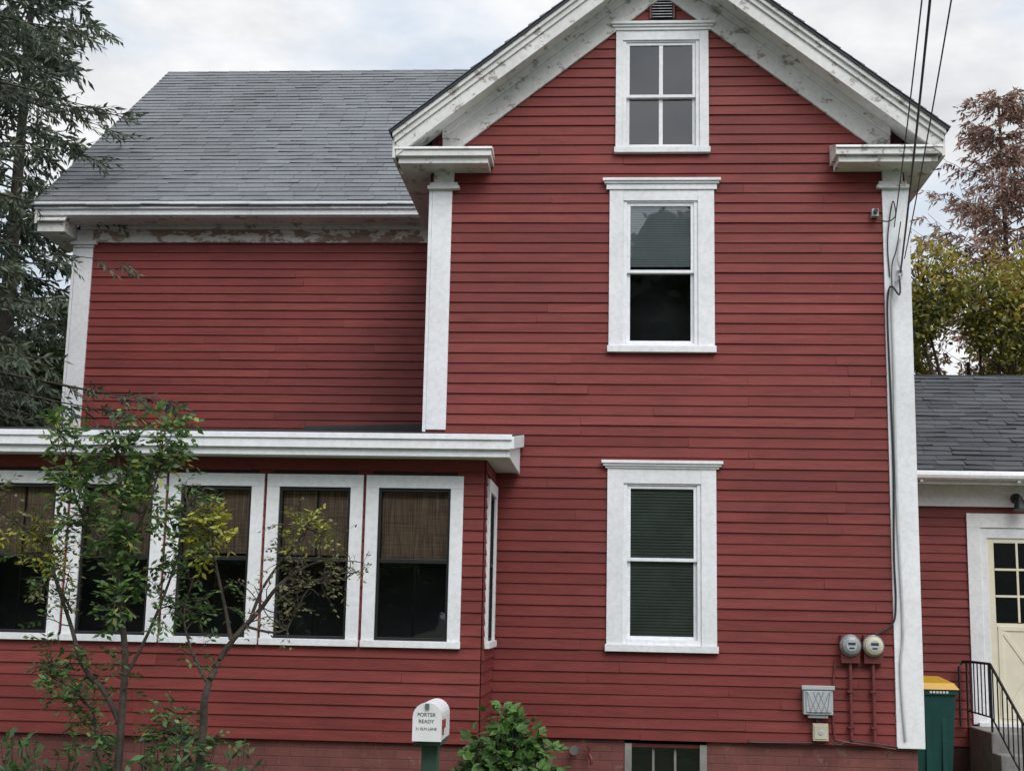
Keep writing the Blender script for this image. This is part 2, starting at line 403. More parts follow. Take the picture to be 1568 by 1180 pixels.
for (y0,y1,z0,z1) in ((1.97,6.1,6.0,9.25),(10.23,6.1,6.0,9.25)):
    tr.hexa([(-6.38,y0,z0-.2),(-6.35,y0,z0-.2),(-6.35,y1,z1-.2),(-6.38,y1,z1-.2),(-6.38,y0,z0-.01),(-6.35,y0,z0-.01),(-6.35,y1,z1-.01),(-6.38,y1,z1-.01)],'rake')
    tr.hexa([(-6.35,y0,z0-.17),(-6.03,y0,z0-.17),(-6.03,y1,z1-.17),(-6.35,y1,z1-.17),(-6.35,y0,z0-.15),(-6.03,y0,z0-.15),(-6.03,y1,z1-.15),(-6.35,y1,z1-.15)],'rake')
    tr.hexa([(3.0,y0,z0-.2),(3.03,y0,z0-.2),(3.03,y1,z1-.2),(3.0,y1,z1-.2),(3.0,y0,z0-.01),(3.03,y0,z0-.01),(3.03,y1,z1-.01),(3.0,y1,z1-.01)],'rake')
tr.box(-7.4,-.80,-1.35,-1.32,2.865,2.945,'white'); tr.box(-7.4,-.765,-1.385,-1.35,2.925,3.035,'white'); tr.box(-7.4,-.750,-1.402,-1.386,3.0,3.045,'vinyl')
tr.hexa([(-.80,-1.35,2.865),(-.77,-1.35,2.865),(-.77,-.03,2.865),(-.80,-.03,2.865),(-.80,-1.35,3.00),(-.77,-1.35,3.00),(-.77,-.03,3.18),(-.80,-.03,3.18)],'white')
tr.hexa([(-.768,-1.385,2.93),(-.735,-1.385,2.93),(-.735,-.03,3.11),(-.768,-.03,3.11),(-.768,-1.385,3.03),(-.735,-1.385,3.03),(-.735,-.03,3.22),(-.768,-.03,3.22)],'white')
tr.box(-7.4,-.80,-1.32,-1.03,2.875,2.895,'white'); tr.box(-.985,-.80,-1.03,-.02,2.875,2.895,'white')
tr.box(2.74,9.3,2.28,2.31,3.05,3.15,'white'); tr.box(2.75,9.3,2.31,2.59,3.07,3.09,'rake'); FA.box(tr,2.74,9.0,0,.04,2.84,3.07,'white')
tr.obj('white_trim',house,bevel=.004)
gut=MB(); gut.tube([(2.76,2.23,3.14),(9.3,2.23,3.13)],.05,'white',10)
for x in (3.3,4.3,5.3,6.3): gut.box(x,x+.03,2.22,2.28,3.07,3.1,'white')
gut.obj('gutter',house)

# ---- roofs
rf=MB()
sl=math.hypot(4.1,3.25)
shingles(rf,(-6.42,1.93,5.995),(1,0,0),(0,4.1,3.25),9.5,sl+.05,'shing')
rf2=MB()
hs=(XC-EL); run=math.hypot(hs,hs*SL)
shingles(rf2,(EL-.03,-.42,ZE-.02),(0,1,0),(1,0,SL),4.9,run+.04,'shing')
shingles(rf2,(ER+.03,-.42,ZE-.02),(0,1,0),(-1,0,SL),4.9,run+.04,'shing')
for sd,e in ((-1,EL-.02),(1,ER+.02)):
    P=[(e,-.41,ZE-.045),(XC,-.41,APZ-.03),(XC,4.5,APZ-.03),(e,4.5,ZE-.045),(e,-.41,ZE-.02),(XC,-.41,APZ-.005),(XC,4.5,APZ-.005),(e,4.5,ZE-.02)]
    rf2.hexa(P,'shingd',0)
shingles(rf2,(-6.42,10.27,5.995),(1,0,0),(0,-4.1,3.25),9.5,sl,'shing',exp=.27,tab=.6)
rf2.hexa([(-6.4,1.96,5.98),(3.04,1.96,5.98),(3.04,6.1,9.25),(-6.4,6.1,9.25),(-6.4,1.96,6.0),(3.04,1.96,6.0),(3.04,6.1,9.27),(-6.4,6.1,9.27)],'shingd')
rf2.hexa([(-6.4,10.24,5.98),(3.04,10.24,5.98),(3.04,6.1,9.25),(-6.4,6.1,9.25),(-6.4,10.24,6.0),(3.04,10.24,6.0),(3.04,6.1,9.27),(-6.4,6.1,9.27)],'shingd')
x=-6.42
while x<3.0:
    rf2.hexa([(x,6.0,9.21),(x+.3,6.0,9.21),(x+.3,6.1,9.295),(x,6.1,9.295),(x,6.0,9.225),(x+.3,6.0,9.22),(x+.3,6.1,9.31),(x,6.1,9.315)],'shing',R(.2,.8)); x+=.3
rf.obj('wing_roof_shingles',house); rf2.obj('main_roof_shingles',house)
rf3=MB()
sa=math.hypot(2.75,1.5)
shingles(rf3,(2.76,2.22,3.19),(1,0,0),(0,2.75,1.5),6.6,sa,'shingd',curl=.016,dv=.28)
rf3.hexa([(2.74,2.25,3.16),(9.3,2.25,3.16),(9.3,4.97,4.64),(2.74,4.97,4.64),(2.74,2.25,3.18),(9.3,2.25,3.18),(9.3,4.97,4.66),(2.74,4.97,4.66)],'shingd')
rf3.hexa([(2.74,7.7,3.16),(9.3,7.7,3.16),(9.3,4.97,4.64),(2.74,4.97,4.64),(2.74,7.7,3.18),(9.3,7.7,3.18),(9.3,4.97,4.66),(2.74,4.97,4.66)],'shingd')
rf3.obj('addition_roof_shingles',house)
rf4=MB()
pz=lambda y:3.035+(y+1.40)*.141
rf4.hexa([(-7.4,-1.384,3.015),(-.74,-1.384,3.015),(-.74,-.012,pz(-.012)-.02),(-7.4,-.012,pz(-.012)-.02),(-7.4,-1.384,3.03),(-.74,-1.384,3.03),(-.74,-.012,pz(0)),(-7.4,-.012,pz(0))],'tar')
rf4.hexa([(-7.4,-.012,pz(0)-.02),(-1.68,-.012,pz(0)-.02),(-1.68,2.39,pz(2.39)-.02),(-7.4,2.39,pz(2.39)-.02),(-7.4,-.012,pz(0)),(-1.68,-.012,pz(0)),(-1.68,2.39,pz(2.39)),(-7.4,2.39,pz(2.39))],'tar')
rf4.hexa([(-3.3,2.30,3.56),(-1.70,2.30,3.56),(-1.70,2.378,3.56),(-3.3,2.378,3.56),(-3.3,2.31,3.60),(-1.70,2.31,3.645),(-1.70,2.378,3.655),(-3.3,2.378,3.605)],'tar')
rf4.obj('porch_roof',house)

# ---- windows
def slats(mb,F,a0,a1,z0,z1,n,k,pitch=.0225,ov=.001):
    z=z0
    while z<z1:
        mb.face([F.p(a0,n+.006,z+R(-.0012,.0012)),F.p(a1,n+.006,z+R(-.0012,.0012)),F.p(a1,n-.005,z+pitch+ov),F.p(a0,n-.005,z+pitch+ov)],k); z+=pitch
def big_window(name,F,cas,hood,glass,rail,sill,vinyl=True,twobytwo=False,bl=None):
    w=MB(); c0,c1,cb,ct=cas; h0,h1,hb,ht=hood; g0,g1,gb,gt=glass
    f0,f1,fb,ft=g0-.065,g1+.065,gb-.05,gt+.045
    F.box(w,h0,h1,0,.075,ht-.028,ht,'white'); F.box(w,h0+.015,h1-.015,0,.06,ht-.05,ht-.028,'white'); F.box(w,h0+.035,h1-.035,0,.045,hb,ht-.05,'white')
    F.box(w,c0,f0,-.02,.032,cb,hb,'white'); F.box(w,f1,c1,-.02,.032,cb,hb,'white'); F.box(w,f0,f1,-.02,.030,ft,hb,'white')
    F.box(w,c0-.012,c1+.012,-.02,.06,sill[0],cb,'white')
    m='vinyl' if vinyl else 'white'
    F.box(w,f0,g0-.03,-.06,.015,cb,ft,m); F.box(w,g1+.03,f1,-.06,.015,cb,ft,m); F.box(w,g0-.03,g1+.03,-.06,.015,gt+.03,ft,m); F.box(w,g0-.03,g1+.03,-.06,.018,cb,gb-.03,m)
    def sash(z0,z1,n0,n1):
        F.box(w,g0-.03,g0,n0,n1,z0,z1,m); F.box(w,g1,g1+.03,n0,n1,z0,z1,m); F.box(w,g0,g1,n0,n1,z1-.03,z1,m); F.box(w,g0,g1,n0,n1,z0,z0+.03,m)
        F.pane(w,g0,g1,(n0+n1)/2,z0+.03,z1-.03,'glass')
        if twobytwo: F.box(w,(g0+g1)/2-.018,(g0+g1)/2+.018,n0+.004,n1-.003,z0+.03,z1-.03,m)
    sash(rail-.015,gt+.03,-.028,.002); sash(gb-.03,rail+.015,-.058,-.030)
    if bl:
        for (z0,z1,k,n,pt,ov) in bl: slats(w,F,g0-.02,g1+.02,z0,z1,n,k,pt,ov)
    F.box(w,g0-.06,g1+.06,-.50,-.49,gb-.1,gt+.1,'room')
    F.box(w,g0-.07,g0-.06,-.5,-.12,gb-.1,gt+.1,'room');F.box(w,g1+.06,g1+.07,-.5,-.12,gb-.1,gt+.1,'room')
    w.obj(name,house,bevel=.003)
big_window('attic_window',FM,(.07,.94,5.94,7.10),(.02,1.0,7.10,7.18),(.20,.79,5.99,6.96),6.455,(5.885,),False,True)
big_window('upper_window',FM,(.02,.985,4.05,5.55),(-.045,1.045,5.53,5.635),(.215,.77,4.11,5.38),4.755,(3.99,),bl=[(4.81,5.42,'slat',-.042,.0225,.001)])
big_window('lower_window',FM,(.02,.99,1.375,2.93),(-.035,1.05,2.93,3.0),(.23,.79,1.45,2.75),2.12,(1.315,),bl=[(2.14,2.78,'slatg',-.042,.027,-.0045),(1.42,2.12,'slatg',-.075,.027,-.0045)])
def porch_window(F,x0,wd=.81,i=0,name='porch_window'):
    w=MB(); c=.105
    F.box(w,x0,x0+c,-.02,.032,1.39,2.63,'white'); F.box(w,x0+wd-c,x0+wd,-.02,.032,1.39,2.63,'white')
    F.box(w,x0,x0+wd,-.02,.034,2.63,2.735,'white'); F.box(w,x0-.004,x0+wd+.004,-.02,.05,1.335,1.39,'white')
    a0,a1=x0+c,x0+wd-c
    F.box(w,a0,a0+.022,-.06,.012,1.39,2.63,'blackf'); F.box(w,a1-.022,a1,-.06,.012,1.39,2.63,'blackf'); F.box(w,a0+.022,a1-.022,-.06,.012,2.60,2.63,'blackf'); F.box(w,a0+.022,a1-.022,-.06,.012,1.39,1.415,'blackf')
    F.box(w,a0+.022,a1-.022,-.045,.008,2.015,2.05,'blackf')
    F.pane(w,a0+.022,a1-.022,-.010,2.05,2.60,'pglass'); F.pane(w,a0+.022,a1-.022,-.032,1.415,2.015,'pglass')
    mid=(a0+a1)/2+R(-.02,.02)
    if i!=0: F.box(w,mid-.008,mid+.008,-.072,-.064,2.03,2.6,'blackf')
    F.box(w,mid-.008,mid+.008,-.072,-.064,1.4,1.99,'blackf')
    F.box(w,a0,a1,-.075,-.062,1.985,2.015,'blackf')
    zb=2.06-R(-.03,.05); n=12
    for j in range(n):
        s0=a0+.01+(a1-a0-.02)*j/n; s1=a0+.01+(a1-a0-.02)*(j+1)/n; o=R(-.004,.004)
        w.face([F.p(s0,-.085+o,zb),F.p(s1,-.085+o,zb),F.p(s1,-.08,2.62),F.p(s0,-.08,2.62)],'bamboo')
    w.obj(name,house,bevel=.003)
for i,x in enumerate(PW): porch_window(FP,x,.81,i)
porch_window(FPS,-.90,.80,9,'porch_side_window')
vt=MB()
for i in range(7): 
    z=7.235+i*.028
    vt.hexa([FM.p(.41,.03,z),FM.p(.60,.03,z),FM.p(.60,.0,z+.02),FM.p(.41,.0,z+.02),FM.p(.41,.03,z+.005),FM.p(.60,.03,z+.005),FM.p(.60,.0,z+.025),FM.p(.41,.0,z+.025)],'metal')
FM.box(vt,.39,.62,-.005,.001,7.22,7.44,'blackf'); FM.box(vt,.385,.405,0,.035,7.22,7.44,'redpipe'); FM.box(vt,.605,.625,0,.035,7.22,7.44,'redpipe')  # black sheet colours in the shade behind the louvres
vt.obj('gable_vent',house)

dr=MB()
FA.box(dr,3.85,3.99,-.02,.035,.58,2.62,'white'); FA.box(dr,3.85,5.12,-.02,.037,2.62,2.77,'white'); FA.box(dr,4.98,5.12,-.02,.035,.58,2.62,'white')
FA.box(dr,3.99,4.06,-.02,.02,.60,2.62,'white'); FA.box(dr,4.91,4.98,-.02,.02,.60,2.62,'white'); FA.box(dr,4.06,4.91,-.02,.02,2.51,2.62,'white'); FA.box(dr,3.9,5.07,-.02,.08,.56,.60,'white')
FA.box(dr,4.06,4.91,-.02,.005,.60,1.62,'cream')
FA.box(dr,4.06,4.13,-.02,.005,1.62,2.51,'cream');FA.box(dr,4.84,4.91,-.02,.005,1.62,2.51,'cream');FA.box(dr,4.13,4.84,-.02,.005,2.46,2.51,'cream')
for i in range(1,3):
    x=4.13+.71*i/3; FA.box(dr,x-.012,x+.012,.004,.014,1.63,2.46,'cream'); 
for i in range(1,3):
    z=1.62+.84*i/3; FA.box(dr,4.13,4.84,.004,.012,z-.012,z+.012,'cream')
FA.box(dr,4.131,4.839,-.018,.001,1.622,2.458,'blackf'); FA.pane(dr,4.13,4.84,.0035,1.62,2.46,'pglass')  # flat black stands in for the dark room behind the door glass
for z in (.64,1.54): FA.box(dr,4.14,4.83,.005,.016,z,z+.05,'cream')
for a in (4.14,4.78): FA.box(dr,a,a+.05,.005,.015,.69,1.54,'cream')
for (p,q) in (((4.19,.69),(4.78,1.54)),((4.19,1.54),(4.78,.69))):
    d=Vector((q[0]-p[0],q[1]-p[1])); n=Vector((-d.y,d.x)).normalized()*.022
    off=.014 if p[1]<1 else .0125
    pts=[(p[0]+n.x,p[1]+n.y),(q[0]+n.x,q[1]+n.y),(q[0]-n.x,q[1]-n.y),(p[0]-n.x,p[1]-n.y)]
    dr.hexa([FA.p(a,.005,z) for a,z in pts]+[FA.p(a,off,z) for a,z in pts],'cream')
dr.tube([FA.p(4.84,.005,1.5),FA.p(4.84,.05,1.5)],.012,'metal'); dr.tube([FA.p(4.84,.05,1.5),FA.p(4.84,.06,1.5),FA.p(4.84,.09,1.5)],[.02,.032,.02],'metal',12)
dr.obj('entry_door',house,bevel=.003)

wl=MB()
wl.tube([FA.p(4.37,.04,2.93),FA.p(4.37,.07,2.93)],.055,'black',16)
wl.tube([FA.p(4.37,.07,2.93),FA.p(4.37,.14,2.96),FA.p(4.37,.17,2.93)],.012,'black')
wl.tube([FA.p(4.37,.17,2.94),FA.p(4.37,.17,2.90),FA.p(4.37,.18,2.86),FA.p(4.37,.19,2.80)],[.03,.045,.055,.075],'black',16)
wl.obj('wall_lamp')

st=MB()
st.box(3.8,5.2,1.75,2.58,-.1,.56,'conc'); st.box(3.8,5.2,1.45,1.75,-.1,.375,'conc'); st.box(3.8,5.2,1.15,1.45,-.1,.19,'conc')
st.obj('concrete_steps',bevel=.012)
rl=MB()
P0=Vector((3.78,2.5,1.22));P1=Vector((3.84,1.85,1.22));P2=Vector((3.88,1.0,.72))
rl.tube([(3.72,2.5,1.17),(3.74,2.5,1.22),P0+Vector((.02,-.1,0)),P1,P2,P2+Vector((0,-.1,-.02)),P2+Vector((0,-.13,-.1))],.014,'black')
rl.tube([P0-Vector((0,0,.5)),P1-Vector((0,0,.52)),P2-Vector((0,0,.52))],.009,'black')
for i in range(14):
    t=i/13; p=P0.lerp(P1,t*2) if t<.5 else P1.lerp(P2,(t-.5)*2)
    rl.tube([p,p-Vector((0,0,.52))],.007,'black',6)
for p,zb in ((P0,.56),(P1,.56),(P2,0.0)): rl.tube([p,Vector((p.x,p.y,zb))],.012,'black',8)
rl.tube([(3.70,2.5,1.17),(3.70,2.5,.56)],.012,'black'); 
rl.obj('iron_stair_railing')

def meter(x,z,face):
    m=MB()
    m.box(x-.08,x+.08,-.085,-.014,z-.15,z+.09,'redpipe')
    m.tube([(x,-.085,z),(x,-.10,z)],.092,'metal',24)
    m.tube([(x,-.10,z),(x,-.105,z),(x,-.14,z),(x,-.152,z)],[.083,.079,.074,.05],face,24)
    m.tube([(x,-.152,z),(x,-.155,z)],.045,'grey',20)
    m.box(x-.032,x+.032,-.158,-.156,z+.005,z+.027,'ink'); m.box(x-.022,x+.022,-.158,-.156,z-.028,z-.014,'ink')
    m.tube([(x,-.05,z-.15),(x,-.05,z-.80)],.016,'redpipe')
    for zz in (z-.4,z-.7): m.box(x-.03,x+.03,-.07,-.01,zz,zz+.015,'redpipe')
    m.obj('electric_meter',bevel=.004)
meter(2.13,1.41,'meter'); meter(2.325,1.41,'beige')
ub=MB(); ub.box(1.72,1.97,-.10,-.014,.82,1.05,'grey'); ub.box(1.705,1.985,-.115,-.09,1.03,1.065,'grey'); ub.box(1.74,1.95,-.112,-.10,.84,1.02,'grey')
for t in (.15,.38,.62,.85):
    ub.tube([(1.745+.2*t,-.112,.845),(1.745+.2*min(1,t+.35),-.112,1.015)],.005,'metal',4)
    ub.tube([(1.745+.2*t,-.112,.845),(1.745+.2*max(0,t-.35),-.112,1.015)],.005,'metal',4)
ub.box(1.76,1.93,-.08,-.02,.79,.82,'grey')
ub.tube([(1.84,-.04,.8),(1.84,-.04,.74)],.014,'cable')
ub.obj('utility_box',bevel=.010)
ub=MB(); ub.box(1.80,1.93,-.075,-.014,.60,.745,'beige'); ub.box(1.81,1.92,-.082,-.075,.615,.73,'beige'); ub.tube([(1.865,-.083,.67),(1.865,-.088,.67)],.02,'grey',12)
ub.obj('utility_box',bevel=.006)
cb=MB()
def cat(p,n=24,sub=None):
    p=[Vector(q) for q in p]; q=[p[0]]+p+[p[-1]]; out=[]
    for i in range(1,len(q)-2):
        for t in range(8):
            u=t/8; a,b,c,d=q[i-1],q[i],q[i+1],q[i+2]
            out.append(.5*((2*b)+(-a+c)*u+(2*a-5*b+4*c-d)*u*u+(-a+3*b-3*c+d)*u**3))
    out.append(p[-1]); return out
cb.tube(cat([(2.64,-.07,4.70),(2.63,-.11,4.52),(2.57,-.08,4.60),(2.54,-.06,4.55),(2.53,-.045,4.3),(2.54,-.045,3.6),(2.545,-.045,2.9),(2.53,-.045,2.2),(2.535,-.045,1.8),(2.50,-.05,1.60),(2.34,-.05,1.50)]),.009,'cable')
cb.tube(cat([(2.66,-.06,5.05),(2.63,-.09,4.85),(2.66,-.08,4.70),(2.58,-.05,4.55),(2.575,-.045,3.8),(2.57,-.045,2.6),(2.59,-.045,1.6),(2.56,-.045,1.2),(2.585,-.045,.62)]),.012,'wcable')
cb.tube(cat([(2.44,-.05,5.29),(2.46,-.10,5.22),(2.55,-.12,5.20),(2.62,-.08,5.27),(2.60,-.06,5.40),(2.55,-.05,5.05),(2.56,-.04,4.7)]),.006,'cable')
cb.tube(cat([(2.66,-.1,5.2),(2.62,-.08,4.95),(2.58,-.06,4.8),(2.575,-.05,4.5)]),.005,'cable')
cb.tube(cat([(2.01,-.03,1.30),(1.98,-.03,1.0),(1.985,-.03,.66),(2.05,-.04,.60),(2.3,-.04,.57),(2.5,-.04,.545)]),.008,'redpipe')
cb.tube(cat([(1.93,-.04,.62),(2.02,-.06,.57),(2.1,-.04,.60),(2.35,-.06,.585),(2.52,-.04,.56)]),.006,'cable')
cb.tube(cat([(1.25,-.035,.59),(1.3,-.035,.57),(1.6,-.035,.575),(1.84,-.04,.58)]),.007,'cable')
cb.box(2.41,2.47,-.08,-.014,5.26,5.33,'grey'); cb.tube([(2.44,-.08,5.30),(2.44,-.12,5.30)],.02,'cable')
cb.tube([(2.64,-.04,4.75),(2.64,-.13,4.73)],.015,'metal')
cb.obj('service_cables',house)
fc=MB()
fc.tube([(-.25,.02,.47),(-.25,-.08,.47)],.03,'metal',14); fc.tube([(-.25,-.08,.47),(-.25,-.10,.47)],.04,'metal',14)
fc.tube(cat([(-.12,.0,.44),(-.12,-.07,.44),(-.10,-.1,.40),(-.10,-.1,.35)]),.014,'redpipe'); fc.tube([(-.12,-.06,.44),(-.12,-.06,.49)],.006,'redpipe'); fc.tube([(-.12,-.06,.49),(-.12,-.06,.50)],.03,'redpipe',12)
fc.obj('outdoor_faucet')
wr=MB()
def wire(a,b,sag,r=.007):
    a=Vector(a);b=Vector(b); pts=[]
    for i in range(41):
        t=i/40; p=a.lerp(b,t); p.z-=sag*4*t*(1-t); pts.append(p)
    wr.tube(pts,r,'cable',6)
wire((2.64,-.13,4.73),(-.95,-20,7.6),.62,.008); wire((2.60,-.10,5.15),(-.82,-20,7.9),.72,.005); wire((2.68,-.12,4.85),(-.50,-20,7.8),.62,.005)
wr.obj('utility_wires')

# ------------------------------------------------------------ mailbox
mbx=empty('mailbox')
mm=MB(); cx,y0,y1,zb,w=-1.035,-4.0,-3.55,.885,.082
prof=[(-w,0),(w,0),(w,.135)]+[(w*math.cos(t*math.pi/12),.135+w*math.sin(t*math.pi/12)) for t in range(1,12)]+[(-w,.135)]
n=len(prof)
for j in range(n):
    a,b=prof[j],prof[(j+1)%n]
    mm.face([(cx+a[0],y0,zb+a[1]),(cx+b[0],y0,zb+b[1]),(cx+b[0],y1,zb+b[1]),(cx+a[0],y1,zb+a[1])],'mail')
mm.face([(cx+a[0],y0,zb+a[1]) for a in prof],'mail'); mm.face([(cx+a[0],y1,zb+a[1]) for a in prof],'mail')
pr2=[(a[0]*1.05,a[1]*1.03-.003) for a in prof]
for j in range(n):
    a,b=pr2[j],pr2[(j+1)%n]
    mm.face([(cx+a[0],y0-.006,zb+a[1]),(cx+b[0],y0-.006,zb+b[1]),(cx+b[0],y0+.018,zb+b[1]),(cx+a[0],y0+.018,zb+a[1])],'mail')
mm.face([(cx+a[0],y0-.006,zb+a[1]) for a in pr2],'mail')
mm.box(cx-.012,cx+.012,y0-.022,y0-.006,zb+.185,zb+.215,'metal')
mm.obj('box_body',mbx)
fl=MB(); fl.box(cx+w+.004,cx+w+.010,y0+.06,y0+.08,zb+.03,zb+.12,'flag'); fl.box(cx+w+.004,cx+w+.014,y0+.03,y0+.13,zb+.07,zb+.12,'flag'); fl.obj('flag',mbx)
ps=MB(); ps.box(cx-.05,cx+.05,-3.85,-3.75,-.1,zb-.03,'greenp'); ps.box(cx-.08,cx+.08,-3.97,-3.58,zb-.03,zb-.002,'greenp'); ps.obj('post',mbx,bevel=.004)
for txt,z,s in (("PORTER",.16,.030),("READY",.122,.030),("21 ELM LANE",.082,.022)):
    t=bpy.data.curves.new('lettering','FONT'); t.body=txt; t.size=s; t.align_x='CENTER'; t.extrude=.0004; t.materials.append(M['ink'])
    ob=bpy.data.objects.new('lettering',t); ob.location=(cx-.004,y0-.0075,zb+z-.02); ob.rotation_euler=(math.pi/2,0,0); scene.collection.objects.link(ob); ob.parent=mbx

bn=MB()
bx,by=3.02,1.0
def taper(x0,x1,y0,y1,z0,z1,t,k):
    bn.hexa([(x0+t,y0+t,z0),(x1-t,y0+t,z0),(x1-t,y1-t,z0),(x0+t,y1-t,z0),(x0,y0,z1),(x1,y0,z1),(x1,y1,z1),(x0,y1,z1)],k)
taper(bx-.26,bx+.26,by,by+.6,.06,.96,.05,'bin'); bn.box(bx-.28,bx+.28,by-.02,by+.62,.955,1.0,'bin')
bn.hexa([(bx-.29,by-.035,1.003),(bx+.29,by-.035,1.003),(bx+.29,by+.63,1.003),(bx-.29,by+.63,1.003),(bx-.25,by,1.06),(bx+.25,by,1.06),(bx+.25,by+.6,1.10),(bx-.25,by+.6,1.10)],'lid')
for x in (-.15,0,.15): bn.box(bx+x-.02,bx+x+.02,by+.012,by+.03,.2,.9,'bin')
bn.tube([(bx-.25,by+.66,1.0),(bx+.25,by+.66,1.0)],.018,'bin'); 
for x in (-.27,.25): bn.tube([(bx+x-.02,by+.55,.11),(bx+x+.04,by+.55,.11)],.11,'black',20)
for i in range(6): bn.box(bx+.02+i*.03,bx+.04+i*.03,by-.0215,by-.0205,.968,.988,'mail')
bn.obj('wheeled_trash_bin',bevel=.012)

# ------------------------------------------------------------ vegetation helpers
def rv():
    while True:
        v=Vector((R(-1,1),R(-1,1),R(-1,1)))
        if .05<v.length<1: return v.normalized()
def wob(p0,p1,n,amp):
    p0=Vector(p0);p1=Vector(p1); out=[]
    o=Vector((0,0,0))
    for i in range(n+1):
        t=i/n; out.append(p0.lerp(p1,t)+o*math.sin(t*math.pi)); o+=rv()*amp
    return out
def compound(mb,p,d,L,k,bias=0,lf=.05):
    d=d.normalized(); nrm=(Vector((0,0,1))+rv()*.5).normalized(); side=d.cross(nrm).normalized()
    n=max(2,int(L/(.032)))
    mb.tube([p,p+d*L],[.0018,.001],'bark',3,cap=False)
    for i in range(1,n+1):
        q=p+d*(L*i/n)+Vector((0,0,-.02*(i/n)**2))
        for sgn in (-1,1):
            if R(0,1)<.15: continue
            dd=(side*sgn+d*.7+rv()*.35+Vector((0,0,-.25))).normalized()
            mb.leaf(q,dd,(nrm+rv()*.6).normalized(),lf*R(.7,1.25),lf*R(.42,.58),k,min(1,max(0,random.gauss(.5+bias,.25))))
def SP(a,b,y=-3.0):   # sapling sketch plane, 1 unit = 4.5 mm
    return Vector((-3.32+(a-180)*.00454+(b-900)*.0003,y,1.75+(900-b)*.0044))
def stem(mb,pts,r0,r1,yj=.12):
    P=[SP(a,b,-3.0+R(-yj,yj)*i/len(pts)) for i,(a,b) in enumerate(pts)]
    C=cat(P); n=len(C); 
    mb.tube(C,[r0+(r1-r0)*i/(n-1) for i in range(n)],'bark',8); return C
def twigs(mb,C,n,L,k,start=.3,bias=0,lf=.05,dens=1.0,spread=1):
    for _ in range(n):
        i=int(R(start,1)*(len(C)-1)); p=C[i]
        d=(rv()+Vector((0,0,.5))).normalized(); l=L*R(.5,1.2)
        q=wob(p,p+d*l,4,.02); mb.tube(q,[.005,.004,.0035,.003,.002],'bark',4,cap=False)
        for j in range(1,5):
            for _ in range(2):
                if R(0,1)<dens: compound(mb,q[j],(d+rv()*1.1*spread),R(.07,.15),k,bias,lf)
sap=MB()
A=stem(sap,[(178,1300),(180,1180),(188,1080),(192,1000),(186,920),(178,840),(182,760),(172,690),(165,640)],.034,.006)
A2=stem(sap,[(186,1110),(160,1060),(128,1020),(105,960),(92,900),(70,850),(30,810),(-10,780)],.022,.005)
A3=stem(sap,[(186,900),(150,830),(120,770),(100,700),(95,660)],.013,.003)
A4=stem(sap,[(182,860),(215,800),(240,740),(245,690),(250,640)],.013,.003)
A5=stem(sap,[(190,1040),(230,960),(262,880),(290,800),(285,745)],.014,.003)
A6=stem(sap,[(175,1200),(150,1150),(140,1090),(100,1050),(72,1040)],.012,.003)
A7=stem(sap,[(110,940),(60,860),(20,860)],.010,.003)
twigs(sap,A,28,.25,'lf_sap',.5,.10,.064); twigs(sap,A3,24,.23,'lf_sap',.25,.12,.064); twigs(sap,A4,22,.20,'lf_sap',.3,.18,.064)
twigs(sap,A5,18,.20,'lf_sap',.3,-.05,.058,.85); twigs(sap,A2,16,.2,'lf_dull',.5,0,.045,.6); twigs(sap,A7,11,.16,'lf_yel',.3,0,.048,.6); twigs(sap,A2,8,.18,'lf_yel',.7,0,.048,.7)
twigs(sap,A6,20,.22,'lf_sap',.2,-.1,.058,.8); twigs(sap,A,14,.22,'lf_sap',.0,-.2,.055,.8); twigs(sap,A2,10,.2,'lf_sap',.1,-.1,.05,.6)
sap.obj('sapling_tree')
sap=MB()
B=stem(sap,[(290,1300),(300,1180),(308,1110),(315,1060),(330,1010),(360,970),(395,930),(430,890),(470,860),(520,850)],.036,.005)
B2=stem(sap,[(352,975),(345,930),(335,870),(328,830),(330,800)],.015,.003)
B3=stem(sap,[(380,950),(400,900),(425,860),(455,830),(480,800)],.013,.003)
B4=stem(sap,[(420,900),(470,890),(520,880),(545,870)],.008,.002)
B5=stem(sap,[(318,1045),(296,1000),(285,940),(300,880)],.014,.003)
B6=stem(sap,[(300,1180),(270,1120),(240,1120)],.012,.003)
B7=stem(sap,[(375,955),(430,960),(470,900),(500,880)],.010,.002)
twigs(sap,B2,12,.12,'lf_yel',.7,.1,.055,.9); twigs(sap,B2,6,.16,'lf_sap',.2,0,.05,.4); twigs(sap,B3,13,.17,'lf_dull',.5,.05,.042,.4); twigs(sap,B3,6,.12,'lf_yel',.8,0,.045,.7)
twigs(sap,B4,12,.17,'lf_dull',.3,0,.038,.3); twigs(sap,B,20,.22,'lf_dull',.6,0,.038,.3); twigs(sap,B5,13,.18,'lf_sap',.3,-.1,.05,.5); twigs(sap,B6,18,.2,'lf_sap',0,-.1,.055,.9)
twigs(sap,B7,14,.15,'lf_dull',.3,0,.038,.3)
sap.obj('sapling_tree')

